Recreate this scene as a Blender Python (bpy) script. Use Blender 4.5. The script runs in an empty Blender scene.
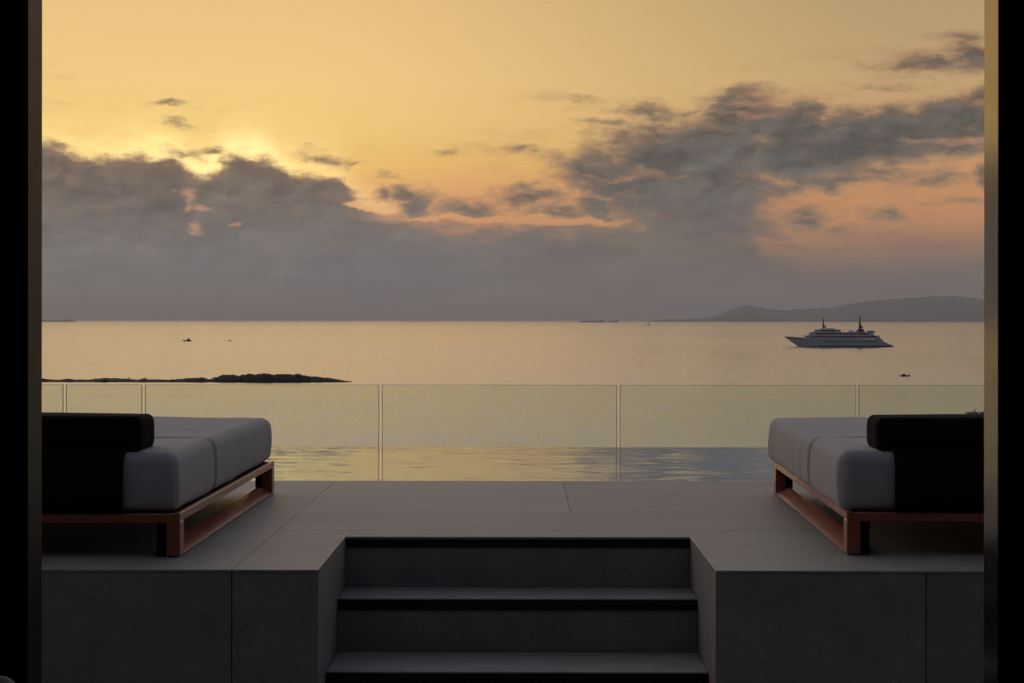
import bpy, bmesh, math, random
from mathutils import Vector, Matrix, noise

# ------------------------------------------------------------------ camera
SC = bpy.context.scene
COL = SC.collection
F = 1850.0; HOR = 320.1; VPX = 524.0
YAW = math.atan((VPX - 512) / F); ROLL = math.radians(0.05)
CAM_Z = 0.8; SEA_Z = -20.4
cam_data = bpy.data.cameras.new('camera')
cam_data.sensor_width = 36.0
cam_data.lens = 36.0 * F / 1024.0
cam_data.shift_y = -(341.5 - HOR) / 1024.0
cam_data.clip_start = 0.05; cam_data.clip_end = 120000.0
cam = bpy.data.objects.new('camera', cam_data); COL.objects.link(cam)
CAM_M = Matrix.Translation((0, 0, CAM_Z)) @ Matrix.Rotation(YAW, 4, 'Z') @ Matrix.Rotation(math.pi/2, 4, 'X') @ Matrix.Rotation(ROLL, 4, 'Z')
cam.matrix_world = CAM_M
SC.camera = cam

SC.view_settings.view_transform = 'Standard'
SC.view_settings.look = 'None'
SC.view_settings.exposure = 0.0
SC.view_settings.gamma = 1.0
SC.render.engine = 'CYCLES'
SC.cycles.max_bounces = 8
SC.cycles.diffuse_bounces = 3
SC.cycles.glossy_bounces = 4
SC.cycles.transparent_max_bounces = 16
SC.cycles.volume_bounces = 0
SC.cycles.sample_clamp_indirect = 3.0
SC.cycles.use_denoising = True

def ray(px, py):
    d = Vector(((px - 512) / F, -(py - HOR) / F, -1.0))
    return (CAM_M.to_3x3() @ d)
def on_plane(px, py, z):
    d = ray(px, py); t = (z - CAM_Z) / d.z
    return Vector((0, 0, CAM_Z)) + d * t
def at_depth(px, py, y):
    d = ray(px, py); t = y / d.y
    return Vector((0, 0, CAM_Z)) + d * t
def lin(c):
    return tuple(((v/255.0)/12.92 if v <= 10 else (((v/255.0)+0.055)/1.055)**2.4) for v in c) + (1.0,)

# ------------------------------------------------------------------ node helpers
class NT:
    def __init__(s, tree): s.t = tree; s.n = tree.nodes; s.l = tree.links
    def node(s, typ, **kw):
        n = s.n.new(typ)
        for k, v in kw.items(): setattr(n, k, v)
        return n
    def put(s, sock, v):
        if isinstance(v, bpy.types.NodeSocket): s.l.new(v, sock)
        elif v is not None: sock.default_value = v
    def m(s, op, a, b=None, c=None, clamp=False):
        n = s.node('ShaderNodeMath', operation=op); n.use_clamp = clamp
        s.put(n.inputs[0], a)
        if b is not None: s.put(n.inputs[1], b)
        if c is not None: s.put(n.inputs[2], c)
        return n.outputs[0]
    def v(s, op, a, b=None, c=None, out=0):
        n = s.node('ShaderNodeVectorMath', operation=op)
        s.put(n.inputs[0], a)
        if b is not None: s.put(n.inputs[1], b)
        if c is not None: s.put(n.inputs[2], c)
        return n.outputs[out]
    def noise(s, vec, scale, detail=4, rough=0.55, col=False):
        n = s.node('ShaderNodeTexNoise')
        s.put(n.inputs['Vector'], vec); n.inputs['Scale'].default_value = scale
        n.inputs['Detail'].default_value = detail; n.inputs['Roughness'].default_value = rough
        return n.outputs['Color' if col else 'Fac']
    def smooth(s, x, a, b, lo=0.0, hi=1.0):
        n = s.node('ShaderNodeMapRange', interpolation_type='SMOOTHSTEP')
        s.put(n.inputs['Value'], x); s.put(n.inputs['From Min'], a); s.put(n.inputs['From Max'], b)
        s.put(n.inputs['To Min'], lo); s.put(n.inputs['To Max'], hi)
        return n.outputs['Result']
    def lmap(s, x, a, b, lo=0.0, hi=1.0):
        n = s.node('ShaderNodeMapRange')
        s.put(n.inputs['Value'], x); s.put(n.inputs['From Min'], a); s.put(n.inputs['From Max'], b)
        s.put(n.inputs['To Min'], lo); s.put(n.inputs['To Max'], hi)
        return n.outputs['Result']
    def ramp(s, fac, stops, interp='LINEAR'):
        n = s.node('ShaderNodeValToRGB'); r = n.color_ramp; r.interpolation = interp
        stops = sorted(stops, key=lambda q: q[0])
        while len(r.elements) < len(stops): r.elements.new(0.5)
        for e, (p, c) in zip(r.elements, stops): e.position = p; e.color = c
        s.put(n.inputs[0], fac); return n.outputs[0]
    def mix(s, f, a, b, mode='MIX'):
        n = s.node('ShaderNodeMix', data_type='RGBA', blend_type=mode)
        s.put(n.inputs[0], f); s.put(n.inputs[6], a); s.put(n.inputs[7], b)
        return n.outputs[2]

# ------------------------------------------------------------------ world: dusk sky with cloud banks, in directions
SUN_AZ = math.atan((200 - VPX) / F); SUN_EL = math.radians(5.2)
world = bpy.data.worlds.new('World'); SC.world = world
world.use_nodes = True
W = NT(world.node_tree); W.n.clear()
tc = W.node('ShaderNodeTexCoord')
D = W.v('NORMALIZE', tc.outputs['Generated'])
sx = W.node('ShaderNodeSeparateXYZ'); W.put(sx.inputs[0], D)
az = W.m('ARCTAN2', sx.outputs[0], sx.outputs[1])       # 0 = straight ahead
el = W.m('ARCSINE', sx.outputs[2])
U = W.m('MULTIPLY', az, F / 100.0)                        # hundreds of "pixels" = 3.1 degree units
V = W.m('MULTIPLY', el, F / 100.0)
cx = W.node('ShaderNodeCombineXYZ'); W.put(cx.inputs[0], U); W.put(cx.inputs[1], V)
UV = cx.outputs[0]
def uu(px): return math.atan((px - VPX) / F) * F / 100.0
def vv(py): return (HOR - py) / 100.0
# turbulence: stretched sideways, domain warp
Ns = W.v('MULTIPLY', UV, (0.8, 1.5, 1.0))
warp = W.v('SUBTRACT', W.noise(Ns, 1.9, 6, 0.62, True), (0.5, 0.5, 0.5))
warp = W.v('MULTIPLY', warp, (0.62, 0.40, 0.0))
UVw = W.v('ADD', UV, warp)
fine = W.noise(W.v('MULTIPLY', UV, (0.8, 2.1, 1.0)), 4.4, 9, 0.66)
finec = W.m('SUBTRACT', fine, 0.5)
mid = W.noise(W.v('ADD', W.v('MULTIPLY', UV, (0.55, 1.6, 1.0)), (7.3, 2.1, 0.0)), 1.3, 5, 0.6)
sxw = W.node('ShaderNodeSeparateXYZ'); W.put(sxw.inputs[0], UVw)
Uw, Vw = sxw.outputs[0], sxw.outputs[1]
# main bank: upper edge as a curve over azimuth
EDGE = [(-900,185),(-500,170),(-200,150),(-40,140),(42,146),(75,155),(110,160),(150,157),(182,163),(200,170),(222,160),(240,153),(265,158),(290,170),(330,172),
        (352,190),(380,202),(430,205),(480,212),(540,206),(600,202),(660,198),(720,205),(752,215),(766,236),(785,251),(830,262),(900,268),(985,262),(1100,262),(1400,240),(1900,200)]
U0, U1 = uu(-900), uu(1900)
edge_fac = W.lmap(Uw, U0, U1)
fc = W.node('ShaderNodeFloatCurve')
cv = fc.mapping.curves[0]
pts = [((uu(x) - U0) / (U1 - U0), vv(y) / 3.0) for x, y in EDGE]
cv.points[0].location = pts[0]; cv.points[1].location = pts[-1]
for p in pts[1:-1]: cv.points.new(*p)
for p in cv.points: p.handle_type = 'VECTOR' if False else 'AUTO_CLAMPED'
fc.mapping.update()
W.put(fc.inputs['Value'], edge_fac)
edge = W.m('MULTIPLY', fc.outputs[0], 3.0)
bank = W.m('SUBTRACT', edge, Vw)                          # >0 inside the bank
rightsoft = W.smooth(U, uu(730), uu(820), 0.0, 1.0)
bank_soft = W.m('DIVIDE', bank, W.m('ADD', W.m('MULTIPLY_ADD', rightsoft, 0.10, 0.13), W.smooth(U, uu(330), uu(450), 0.0, 0.30)))
# separate cloud masses: (x, y, half width, half height)
BLOBS = [(800,160,95,30),(700,228,85,30),(700,158,125,46),(690,195,105,42),(870,142,105,34),(612,178,66,26),(592,163,50,19),(560,155,18,8),(522,150,18,6),(648,113,40,12),(612,126,30,5),(742,120,50,33),(700,150,90,32),(640,175,60,26),(720,195,75,38),
         (790,130,62,28),(850,147,50,30),(905,135,50,30),(950,125,52,27),(1010,130,60,40),(950,150,45,18),(985,105,40,14),
         (930,72,62,13),(975,66,45,17),(965,48,35,8),(885,92,34,4),(1060,60,70,20),
         (830,184,84,12),(770,190,40,13),(885,176,60,9),(935,186,40,7),(805,219,36,12),(882,217,22,8),(984,182,16,17),(960,207,28,3),(840,232,24,3),
         (412,193,32,12),(418,205,24,16),(465,207,40,11),(385,194,12,8),(530,198,44,11),(560,212,50,10),(600,205,36,16),
         (180,126,14,4.5),(175,109,15,2.5),(186,158,26,6),(214,157,14,5),(318,160,26,5),(350,163,10,3),(392,175,14,3),(444,149,12,3.5),(580,103,13,3.5),
         (700,110,40,5),(856,118,34,4),(660,183,50,20),(-120,90,120,20),(-260,40,90,16),(1180,190,120,14),(1250,90,160,24)]
Lmin = None
for (x, y, a, b) in BLOBS:
    sxx, syy = 100.0 / a, 100.0 / b
    vec = W.v('MULTIPLY_ADD', UVw, (sxx, syy, 0.0), (-uu(x) * sxx, -vv(y) * syy, 0.0))
    L = W.v('LENGTH', vec, out=1)
    L = W.m('MULTIPLY', W.m('SUBTRACT', 1.0, L), min(2.1, 0.2 + b / 15.0))     # signed, wide clouds count more
    Lmin = L if Lmin is None else W.m('MAXIMUM', Lmin, L)
field = W.m('MAXIMUM', bank_soft, Lmin)
# gaps: thin places where the glow shows through
HOLES = [(190,203,12,14),(193,224,14,7),(236,222,12,3.5),(470,217,60,3),(560,219,60,4),(355,204,42,4),(520,214,40,3)]
hole = None
for (x, y, a, b) in HOLES:
    sxx, syy = 100.0 / a, 100.0 / b
    vec = W.v('MULTIPLY_ADD', UVw, (sxx, syy, 0.0), (-uu(x) * sxx, -vv(y) * syy, 0.0))
    L = W.v('LENGTH', vec, out=1)
    L = W.m('SUBTRACT', 1.35, L, clamp=True)
    hole = L if hole is None else W.m('MAXIMUM', hole, L)
field = W.m('ADD', field, W.m('MULTIPLY', finec, 1.7))
field = W.m('SUBTRACT', field, W.m('MULTIPLY', hole, W.m('MULTIPLY_ADD', fine, 2.2, 0.1)))
# the bank is solid deep down
deep = W.smooth(bank, 0.45, 1.0)
field = W.m('ADD', field, W.m('MULTIPLY', deep, 1.5))
wn = W.noise(W.v('ADD', W.v('MULTIPLY', UVw, (0.55, 3.4, 1.0)), (3.1, 9.7, 1.5)), 1.5, 9, 0.66)
cloud = W.smooth(field, -0.30, 0.80)
wisp = W.m('MULTIPLY', W.smooth(wn, 0.50, 0.70), W.m('MULTIPLY', W.smooth(field, -2.6, -0.2), W.smooth(V, 3.6, 1.8)))
wisp = W.m('MULTIPLY', wisp, 0.42)
# clouds higher / behind: thin broken veil
veil = W.smooth(W.noise(W.v('MULTIPLY', D, (1.0, 1.0, 2.6)), 2.1, 6, 0.6), 0.47, 0.72)
# clear sky colour left / right of the sun; raised above view to brighten sea
vfac = W.lmap(V, 0.0, 12.0)
def S(py): return max(0.0, vv(py) / 12.0)
left = W.ramp(vfac, [(0.0, lin((170,130,105))),(S(260), lin((212,145,106))),(S(200), lin((244,172,108))),(S(165), lin((255,202,108))),(S(130), lin((255,211,124))),(S(80), lin((252,209,133))),
                     (S(0), lin((240,196,128))),(0.31, lin((240,203,172))),(0.42, (0.97, 0.79, 0.67, 1)),(0.62, (0.84, 0.70, 0.65, 1)),(0.85, (0.66, 0.57, 0.53, 1)),(1.0, (0.45, 0.42, 0.42, 1))])
right = W.ramp(vfac, [(0.0, lin((118,106,98))),(S(275), lin((124,108,97))),(S(245), lin((166,124,98))),(S(220), lin((206,146,94))),(S(180), lin((208,150,97))),(S(130), lin((207,162,112))),(S(80), lin((198,163,114))),
                      (S(0), lin((182,153,110))),(0.30, lin((192,168,134))),(0.44, (0.52, 0.46, 0.41, 1)),(0.62, (0.44, 0.40, 0.37, 1)),(0.85, (0.38, 0.37, 0.36, 1)),(1.0, lin((116,130,150)))])
lr = W.smooth(U, uu(250), uu(960))
clear = W.mix(lr, left, right)
back = W.ramp(W.lmap(el, 0.0, 1.57), [(0.0, lin((76,71,82))),(0.3, lin((84,82,96))),(0.7, lin((104,108,124))),(1.0, lin((136,144,160)))])
# Nishita dusk sky for the upper dome and the side away from the sun
sky = W.node('ShaderNodeTexSky', sky_type='NISHITA'); sky.sun_disc = False
sky.sun_elevation = SUN_EL; sky.sun_rotation = SUN_AZ; sky.altitude = 20; sky.dust_density = 2.0
nish = W.v('SCALE', sky.outputs[0], None); nish.node.inputs['Scale'].default_value = 0.05
upper = W.mix(0.35, back, nish)
awaydot = W.m('COSINE', W.m('SUBTRACT', az, SUN_AZ))
backf = W.smooth(awaydot, 0.85, -0.3)
upf = W.smooth(el, 0.75, 1.35)
dome = W.mix(W.m('MAXIMUM', backf, upf), clear, upper)
# glow round the hidden sun
sv = W.v('MULTIPLY_ADD', UVw, (1/2.8, 1/0.95, 0.0), (-uu(195)/2.8, -vv(152)/0.95, 0.0))
gl = W.m('POWER', W.m('MAXIMUM', W.m('SUBTRACT', 1.0, W.v('LENGTH', sv, out=1)), 0.0), 1.6)
du = W.m('DIVIDE', W.m('SUBTRACT', U, uu(200)), 1.45)
gu = W.m('EXPONENT', W.m('MULTIPLY', W.m('MULTIPLY', du, du), -1.0))
gv = W.m('EXPONENT', W.m('MULTIPLY', W.m('ABSOLUTE', bank), -7.0))
gl2 = W.m('MULTIPLY', gu, gv)
dome = W.mix(W.m('MULTIPLY', gl, W.m('MULTIPLY_ADD', wn, 0.8, 0.05), clamp=True), dome, lin((255,224,130)))
dome = W.mix(W.m('MULTIPLY', gl2, W.m('MULTIPLY_ADD', wn, 2.2, -0.05), clamp=True), dome, (1.7, 1.25, 0.48, 1))
dome = W.mix(W.m('MULTIPLY', veil, W.smooth(el, 0.19, 0.6, 0.0, 0.18)), dome, lin((112,108,108)))
# cloud colour
cl = W.ramp(vfac, [(0.0, lin((125,126,125))),(S(280), lin((124,124,123))),(S(250), lin((124,121,117))),(S(205), lin((121,110,99))),(S(165), lin((122,105,88))),(S(100), lin((118,106,94))),(S(0), lin((120,108,96)))])
cr = W.ramp(vfac, [(0.0, lin((128,122,114))),(S(280), lin((124,116,108))),(S(255), lin((120,110,101))),(S(230), lin((112,106,98))),(S(180), lin((103,99,92))),(S(120), lin((101,96,86))),(S(60), lin((102,92,80))),(S(0), lin((110,100,88)))])
ccol = W.mix(W.smooth(U, uu(350), uu(700)), cl, cr)
ccol = W.mix(W.smooth(mid, 0.36, 0.68, 0.0, 0.75), ccol, W.mix(1.0, ccol, (0.70, 0.71, 0.76, 1), 'MULTIPLY'))
ccol = W.mix(W.smooth(fine, 0.48, 0.70, 0.0, 0.6), ccol, W.mix(1.0, ccol, (1.35, 1.22, 1.08, 1), 'MULTIPLY'))
layer = W.noise(W.v('MULTIPLY', UVw, (0.22, 1.5, 1.0)), 1.3, 6, 0.58)
ccol = W.mix(W.smooth(layer, 0.42, 0.62, 0.0, 0.5), ccol, W.mix(1.0, ccol, (0.80, 0.77, 0.77, 1), 'MULTIPLY'))
glow = W.m('MULTIPLY', W.smooth(wn, 0.52, 0.72), W.m('MULTIPLY', W.smooth(bank, 0.55, -0.1), W.m('MULTIPLY', W.smooth(V, 0.62, 0.95), W.smooth(U, uu(230), uu(400)))))
sh1 = W.noise(W.v('MULTIPLY', UVw, (1.5, 2.4, 1.0)), 1.5, 7, 0.6)
sh2 = W.noise(W.v('MULTIPLY', W.v('ADD', UVw, (-0.07, 0.08, 0.0)), (1.5, 2.4, 1.0)), 1.5, 7, 0.6)
relief = W.m('MULTIPLY', W.m('SUBTRACT', sh1, sh2), W.smooth(V, 0.5, 1.5, 0.4, 1.9))
relief = W.m('MAXIMUM', W.m('MINIMUM', W.m('ADD', relief, 1.0), 1.7), 0.68)
ccs = W.v('SCALE', ccol, None); W.put(ccs.node.inputs['Scale'], relief); ccol = ccs
thin = W.smooth(field, 0.15, 1.3, 0.55, 0.0)
ccol = W.mix(W.m('MULTIPLY', thin, W.smooth(V, 0.5, 1.2)), ccol, lin((176,136,98)))
spots = None
for (x, y, a, b) in [(188,196,9,9),(186,206,5,4),(192,225,9,5),(205,207,16,3),(236,223,8,3),(172,190,5,3)]:
    vec = W.v('MULTIPLY_ADD', UVw, (100.0/a, 100.0/b, 0.0), (-uu(x)*100.0/a, -vv(y)*100.0/b, 0.0))
    L = W.m('SUBTRACT', 1.3, W.v('LENGTH', vec, out=1), clamp=True)
    spots = L if spots is None else W.m('MAXIMUM', spots, L)
ccol = W.mix(W.m('MULTIPLY', spots, W.smooth(fine, 0.34, 0.62, 0.0, 0.8)), ccol, lin((214,158,120)))
ccol = W.mix(W.m('MULTIPLY', glow, 0.5), ccol, lin((208,152,108)))
dome = W.mix(wisp, dome, W.mix(1.0, dome, (0.56, 0.50, 0.62, 1), 'MULTIPLY'))
skyc = W.mix(cloud, dome, ccol)
# below the horizon: sea-like tone (only seen where nothing stands)
skyc = W.mix(W.smooth(el, 0.0, -0.05), skyc, lin((90,85,78)))
bg = W.node('ShaderNodeBackground'); W.put(bg.inputs[0], skyc); bg.inputs[1].default_value = 1.06
wo = W.node('ShaderNodeOutputWorld'); W.l.new(bg.outputs[0], wo.inputs[0])
world.cycles.sampling_method = 'MANUAL'; world.cycles.sample_map_resolution = 1024

# ------------------------------------------------------------------ sun, veiled by the cloud bank
sd = bpy.data.lights.new('sun', 'SUN'); sd.energy = 0.055; sd.angle = math.radians(64); sd.color = (1.0, 0.70, 0.46)
so = bpy.data.objects.new('sun', sd); COL.objects.link(so)
sdir = Vector((math.sin(SUN_AZ) * math.cos(SUN_EL), math.cos(SUN_AZ) * math.cos(SUN_EL), math.sin(SUN_EL)))
so.rotation_euler = sdir.to_track_quat('Z', 'Y').to_euler()

# ------------------------------------------------------------------ object helpers
def tag(o, label=None, cat=None, group=None, kind=None):
    if label: o['label'] = label
    if cat: o['category'] = cat
    if group: o['group'] = group
    if kind: o['kind'] = kind
    return o
def empty(name, loc, rz=0):
    o = bpy.data.objects.new(name, None); COL.objects.link(o); o.location = loc; o.rotation_euler = (0, 0, rz)
    o.empty_display_size = 0.2
    return o
def obj(name, bm, mat, parent=None, smooth=False, loc=None):
    me = bpy.data.meshes.new(name); bmesh.ops.recalc_face_normals(bm, faces=bm.faces[:]); bm.to_mesh(me); bm.free()
    if mat: me.materials.append(mat)
    if smooth:
        for p in me.polygons: p.use_smooth = True
    o = bpy.data.objects.new(name, me); COL.objects.link(o)
    if parent: o.parent = parent
    if loc: o.location = loc
    return o
def box(bm, x0, x1, y0, y1, z0, z1, bev=0.0, seg=2):
    if x0 > x1: x0, x1 = x1, x0
    if y0 > y1: y0, y1 = y1, y0
    vs = [bm.verts.new(c) for c in ((x0,y0,z0),(x1,y0,z0),(x1,y1,z0),(x0,y1,z0),(x0,y0,z1),(x1,y0,z1),(x1,y1,z1),(x0,y1,z1))]
    fs = [bm.faces.new([vs[i] for i in q]) for q in ((0,3,2,1),(4,5,6,7),(0,1,5,4),(1,2,6,5),(2,3,7,6),(3,0,4,7))]
    if bev > 0:
        es = list({e for f in fs for e in f.edges})
        bmesh.ops.bevel(bm, geom=es, offset=bev, segments=seg, affect='EDGES', profile=0.5)
def prism(bm, prof, y0, y1, axis='y'):
    """profile of (a,b) points swept along an axis"""
    def P(a, b, t): return (a, t, b) if axis == 'y' else (t, a, b)
    A = [bm.verts.new(P(a, b, y0)) for a, b in prof]; B = [bm.verts.new(P(a, b, y1)) for a, b in prof]
    n = len(prof)
    for i in range(n): bm.faces.new((A[i], A[(i+1) % n], B[(i+1) % n], B[i]))
    bm.faces.new(A[::-1]); bm.faces.new(B)

def mat(name, build):
    m = bpy.data.materials.new(name); m.use_nodes = True
    t = NT(m.node_tree); t.n.clear()
    out = t.node('ShaderNodeOutputMaterial')
    t.l.new(build(t), out.inputs[0]); return m
def pbsdf(t, col, rough=0.6, metal=0.0, normal=None, ior=1.45, spec=0.5, **kw):
    p = t.node('ShaderNodeBsdfPrincipled')
    t.put(p.inputs['Base Color'], col); t.put(p.inputs['Roughness'], rough); t.put(p.inputs['Metallic'], metal)
    p.inputs['IOR'].default_value = ior; p.inputs['Specular IOR Level'].default_value = spec
    if normal is not None: t.put(p.inputs['Normal'], normal)
    for k, v in kw.items(): t.put(p.inputs[k], v)
    return p.outputs[0]
def pos(t): return t.node('ShaderNodeNewGeometry').outputs['Position']
def obco(t): return t.node('ShaderNodeTexCoord').outputs['Object']
def bump(t, h, strength=0.3, dist=0.01):
    b = t.node('ShaderNodeBump'); b.inputs['Strength'].default_value = strength; b.inputs['Distance'].default_value = dist
    t.put(b.inputs['Height'], h); return b.outputs[0]

def stone_mat(name, base, var=0.14, spec=0.35, rough=0.55):
    def f(t):
        p = obco(t)
        big = t.noise(t.v('MULTIPLY', p, (0.5, 1.6, 1.0)), 1.1, 5, 0.6); med = t.noise(p, 9, 6, 0.65); fine = t.noise(p, 160, 3, 0.6)
        streak = t.noise(t.v('MULTIPLY', p, (2.0, 26.0, 8.0)), 1.0, 4, 0.6)
        k = t.m('ADD', t.m('MULTIPLY', big, 0.6), t.m('ADD', t.m('MULTIPLY', med, 0.8), t.m('ADD', t.m('MULTIPLY', fine, 0.45), t.m('MULTIPLY', streak, 0.35))))
        isl = t.node('ShaderNodeNewGeometry').outputs['Random Per Island']
        k = t.m('MULTIPLY_ADD', t.m('SUBTRACT', k, 1.1), var * 4.0, 1.0)
        k = t.m('MULTIPLY', k, t.m('MULTIPLY_ADD', isl, 0.16, 0.92))
        pit = t.smooth(t.noise(p, 70, 2, 0.5), 0.30, 0.36, 0.72, 1.0); k = t.m('MULTIPLY', k, pit)
        c = t.v('SCALE', base[:3], None); t.put(c.node.inputs['Scale'], k)
        r = t.m('MULTIPLY_ADD', streak, 0.25, t.m('MULTIPLY_ADD', med, 0.2, rough - 0.2))
        return pbsdf(t, c, r, normal=bump(t, t.m('ADD', fine, med), 0.25, 0.002), spec=spec)
    return mat(name, f)
M = {}
M['stone'] = stone_mat('grey_stone', (0.285, 0.270, 0.258), 0.19, 0.42, 0.52)
M['stone_dark'] = stone_mat('dark_grout_stone', (0.06, 0.06, 0.06), 0.05)
M['nosing'] = stone_mat('black_granite', (0.014, 0.014, 0.016), 0.1, 0.3)
M['floor'] = stone_mat('floor_stone', (0.42, 0.41, 0.40), 0.08)  # unseen floor, made pale to bounce light onto the step risers
M['wall'] = mat('dark_plaster', lambda t: pbsdf(t, (0.03, 0.03, 0.032, 1), 0.9, normal=bump(t, t.noise(obco(t), 40, 4), 0.2, 0.004)))
M['soffit'] = mat('dark_soffit', lambda t: pbsdf(t, (0.05, 0.045, 0.04, 1), 0.85, normal=bump(t, t.noise(obco(t), 30, 4), 0.2, 0.004)))
def jamb_f(t):
    p = obco(t)
    st = t.noise(t.v('MULTIPLY', p, (220.0, 220.0, 0.6)), 1.0, 3, 0.6)
    c = t.mix(st, (0.055, 0.038, 0.018, 1), (0.13, 0.088, 0.040, 1))
    return pbsdf(t, c, t.m('MULTIPLY_ADD', st, 0.12, 0.10), 1.0, normal=bump(t, st, 0.15, 0.001))
M['jamb'] = mat('brushed_bronze_aluminium', jamb_f)
M['jamb_dark'] = mat('dark_dull_jamb', lambda t: pbsdf(t, t.mix(t.noise(t.v('MULTIPLY', obco(t), (220.0, 220.0, 0.6)), 1.0, 3, 0.6), (0.012, 0.012, 0.011, 1), (0.034, 0.032, 0.028, 1)), 0.36, 0.0, spec=0.08))  # left jamb: darker and less shiny than the right one
def fabric(name, c1, c2, sheen=0.3, fscale=1.0, spec=0.2):
    def f(t):
        p = obco(t)
        w = t.noise(p, 420 * fscale, 2, 0.5); b = t.noise(p, 5, 5, 0.6)
        c = t.mix(t.m('MULTIPLY_ADD', w, 0.6, t.m('MULTIPLY', b, 0.4)), c1, c2)
        wr = t.noise(t.v('MULTIPLY', p, (14.0, 14.0, 2.0)), 1.0, 4, 0.6)
        n = bump(t, t.m('ADD', t.m('MULTIPLY', w, 0.12), wr), 0.35, 0.008)
        return pbsdf(t, c, 0.95, normal=n, spec=spec, **{'Sheen Weight': sheen, 'Sheen Roughness': 0.5})
    return mat(name, f)
M['fabric'] = fabric('grey_fabric', (0.39, 0.385, 0.385, 1), (0.48, 0.475, 0.475, 1), 0.2)
M['fabric_black'] = fabric('black_fabric', (0.006, 0.006, 0.005, 1), (0.013, 0.013, 0.011, 1), 0.0, 1.0, 0.1)
def wood_f(t):
    p = obco(t)
    g = t.noise(t.v('MULTIPLY', p, (60.0, 3.0, 60.0)), 1.0, 6, 0.65)
    g2 = t.noise(p, 3.0, 3, 0.5)
    c = t.mix(g, (0.14, 0.018, 0.010, 1), (0.46, 0.115, 0.062, 1))
    c = t.mix(t.m('MULTIPLY', g2, 0.5), c, (0.60, 0.28, 0.18, 1))
    return pbsdf(t, c, 0.27, normal=bump(t, g, 0.25, 0.002), spec=0.65)
M['wood'] = mat('reddish_teak', wood_f)
M['rubber'] = mat('black_rubber', lambda t: pbsdf(t, (0.006, 0.006, 0.006, 1), 0.9, normal=bump(t, t.noise(obco(t), 80), 0.1, 0.001), spec=0.1))
def glass_f(t):
    tr = t.node('ShaderNodeBsdfTransparent'); 
    n = t.noise(obco(t), 3.0, 4, 0.6)
    t.put(tr.inputs[0], t.mix(n, (0.945, 0.992, 0.955, 1), (0.955, 1.0, 0.965, 1)))
    gl = t.node('ShaderNodeBsdfGlossy'); gl.inputs['Roughness'].default_value = 0.02
    fr = t.node('ShaderNodeFresnel'); fr.inputs[0].default_value = 1.5
    m1 = t.node('ShaderNodeMixShader'); t.put(m1.inputs[0], fr.outputs[0]); t.l.new(tr.outputs[0], m1.inputs[1]); t.l.new(gl.outputs[0], m1.inputs[2])
    df = t.node('ShaderNodeBsdfTranslucent'); df.inputs[0].default_value = (0.62, 0.72, 0.55, 1)
    m2 = t.node('ShaderNodeMixShader'); t.put(m2.inputs[0], t.m('MULTIPLY_ADD', n, 0.03, 0.012)); t.l.new(m1.outputs[0], m2.inputs[1]); t.l.new(df.outputs[0], m2.inputs[2])
    return m2.outputs[0]
M['glass'] = mat('balustrade_glass', glass_f)
M['glass_edge'] = mat('polished_glass_edge', lambda t: pbsdf(t, t.mix(t.noise(obco(t), 30), (0.60, 0.50, 0.37, 1), (0.72, 0.61, 0.47, 1)), 0.25))
M['steel'] = mat('steel_channel', lambda t: pbsdf(t, (0.3, 0.3, 0.3, 1), t.m('MULTIPLY_ADD', t.noise(obco(t), 50), 0.2, 0.25), 1.0))
def leaf_f(t):
    c = t.mix(t.noise(pos(t), 3.0, 3), (0.025, 0.05, 0.018, 1), (0.06, 0.10, 0.03, 1))
    return pbsdf(t, c, 0.6)
M['leaf'] = mat('leaf_green', leaf_f)
M['bark'] = mat('bark_brown', lambda t: pbsdf(t, (0.06, 0.045, 0.035, 1), 0.9, normal=bump(t, t.noise(obco(t), 20), 0.5, 0.02)))
M['slope'] = mat('scrub_slope', lambda t: pbsdf(t, t.mix(t.noise(pos(t), 0.7, 5), (0.03, 0.04, 0.02, 1), (0.10, 0.085, 0.06, 1)), 0.95))
M['rock'] = mat('dark_wet_rock', lambda t: pbsdf(t, t.mix(t.noise(pos(t), 0.6, 6), (0.010, 0.007, 0.003, 1), (0.026, 0.018, 0.009, 1)), 0.85))
M['hill'] = mat('distant_hill', lambda t: pbsdf(t, t.mix(t.noise(t.v('MULTIPLY', pos(t), (1, 1, 3)), 0.0016, 6, 0.6), (0.07, 0.075, 0.075, 1), (0.15, 0.145, 0.145, 1)), 0.95))

# ------------------------------------------------------------------ water
def wave_normal(t, P, layers, lean=0.0):
    acc = None
    for (sc, amp, detail) in layers:
        vs = t.v('MULTIPLY', P, sc)
        c = t.v('SUBTRACT', t.noise(vs, 1.0, detail, 0.55, True), (0.5, 0.5, 0.5))
        c = t.v('MULTIPLY', c, (amp[0], amp[1], 0.0))
        acc = c if acc is None else t.v('ADD', acc, c)
    return t.v('NORMALIZE', t.v('ADD', acc, (0, -lean, 1)))
def sea_f(t):
    P = pos(t)
    Nw = wave_normal(t, P, [((2.2, 0.9, 1), (0.22, 0.24), 2), ((1.5, 0.30, 1), (0.05, 0.10), 2), ((0.30, 0.020, 1), (0.02, 0.075), 2), ((0.012, 0.0014, 1), (0.015, 0.04), 2)], 0.068)
    big = t.noise(t.v('MULTIPLY', P, (0.004, 0.0012, 1)), 1.0, 4)
    return pbsdf(t, t.mix(big, (0.14, 0.165, 0.18, 1), (0.17, 0.19, 0.21, 1)), 0.12, normal=Nw, ior=1.50)
M['sea'] = mat('sea_water', sea_f)
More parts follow.
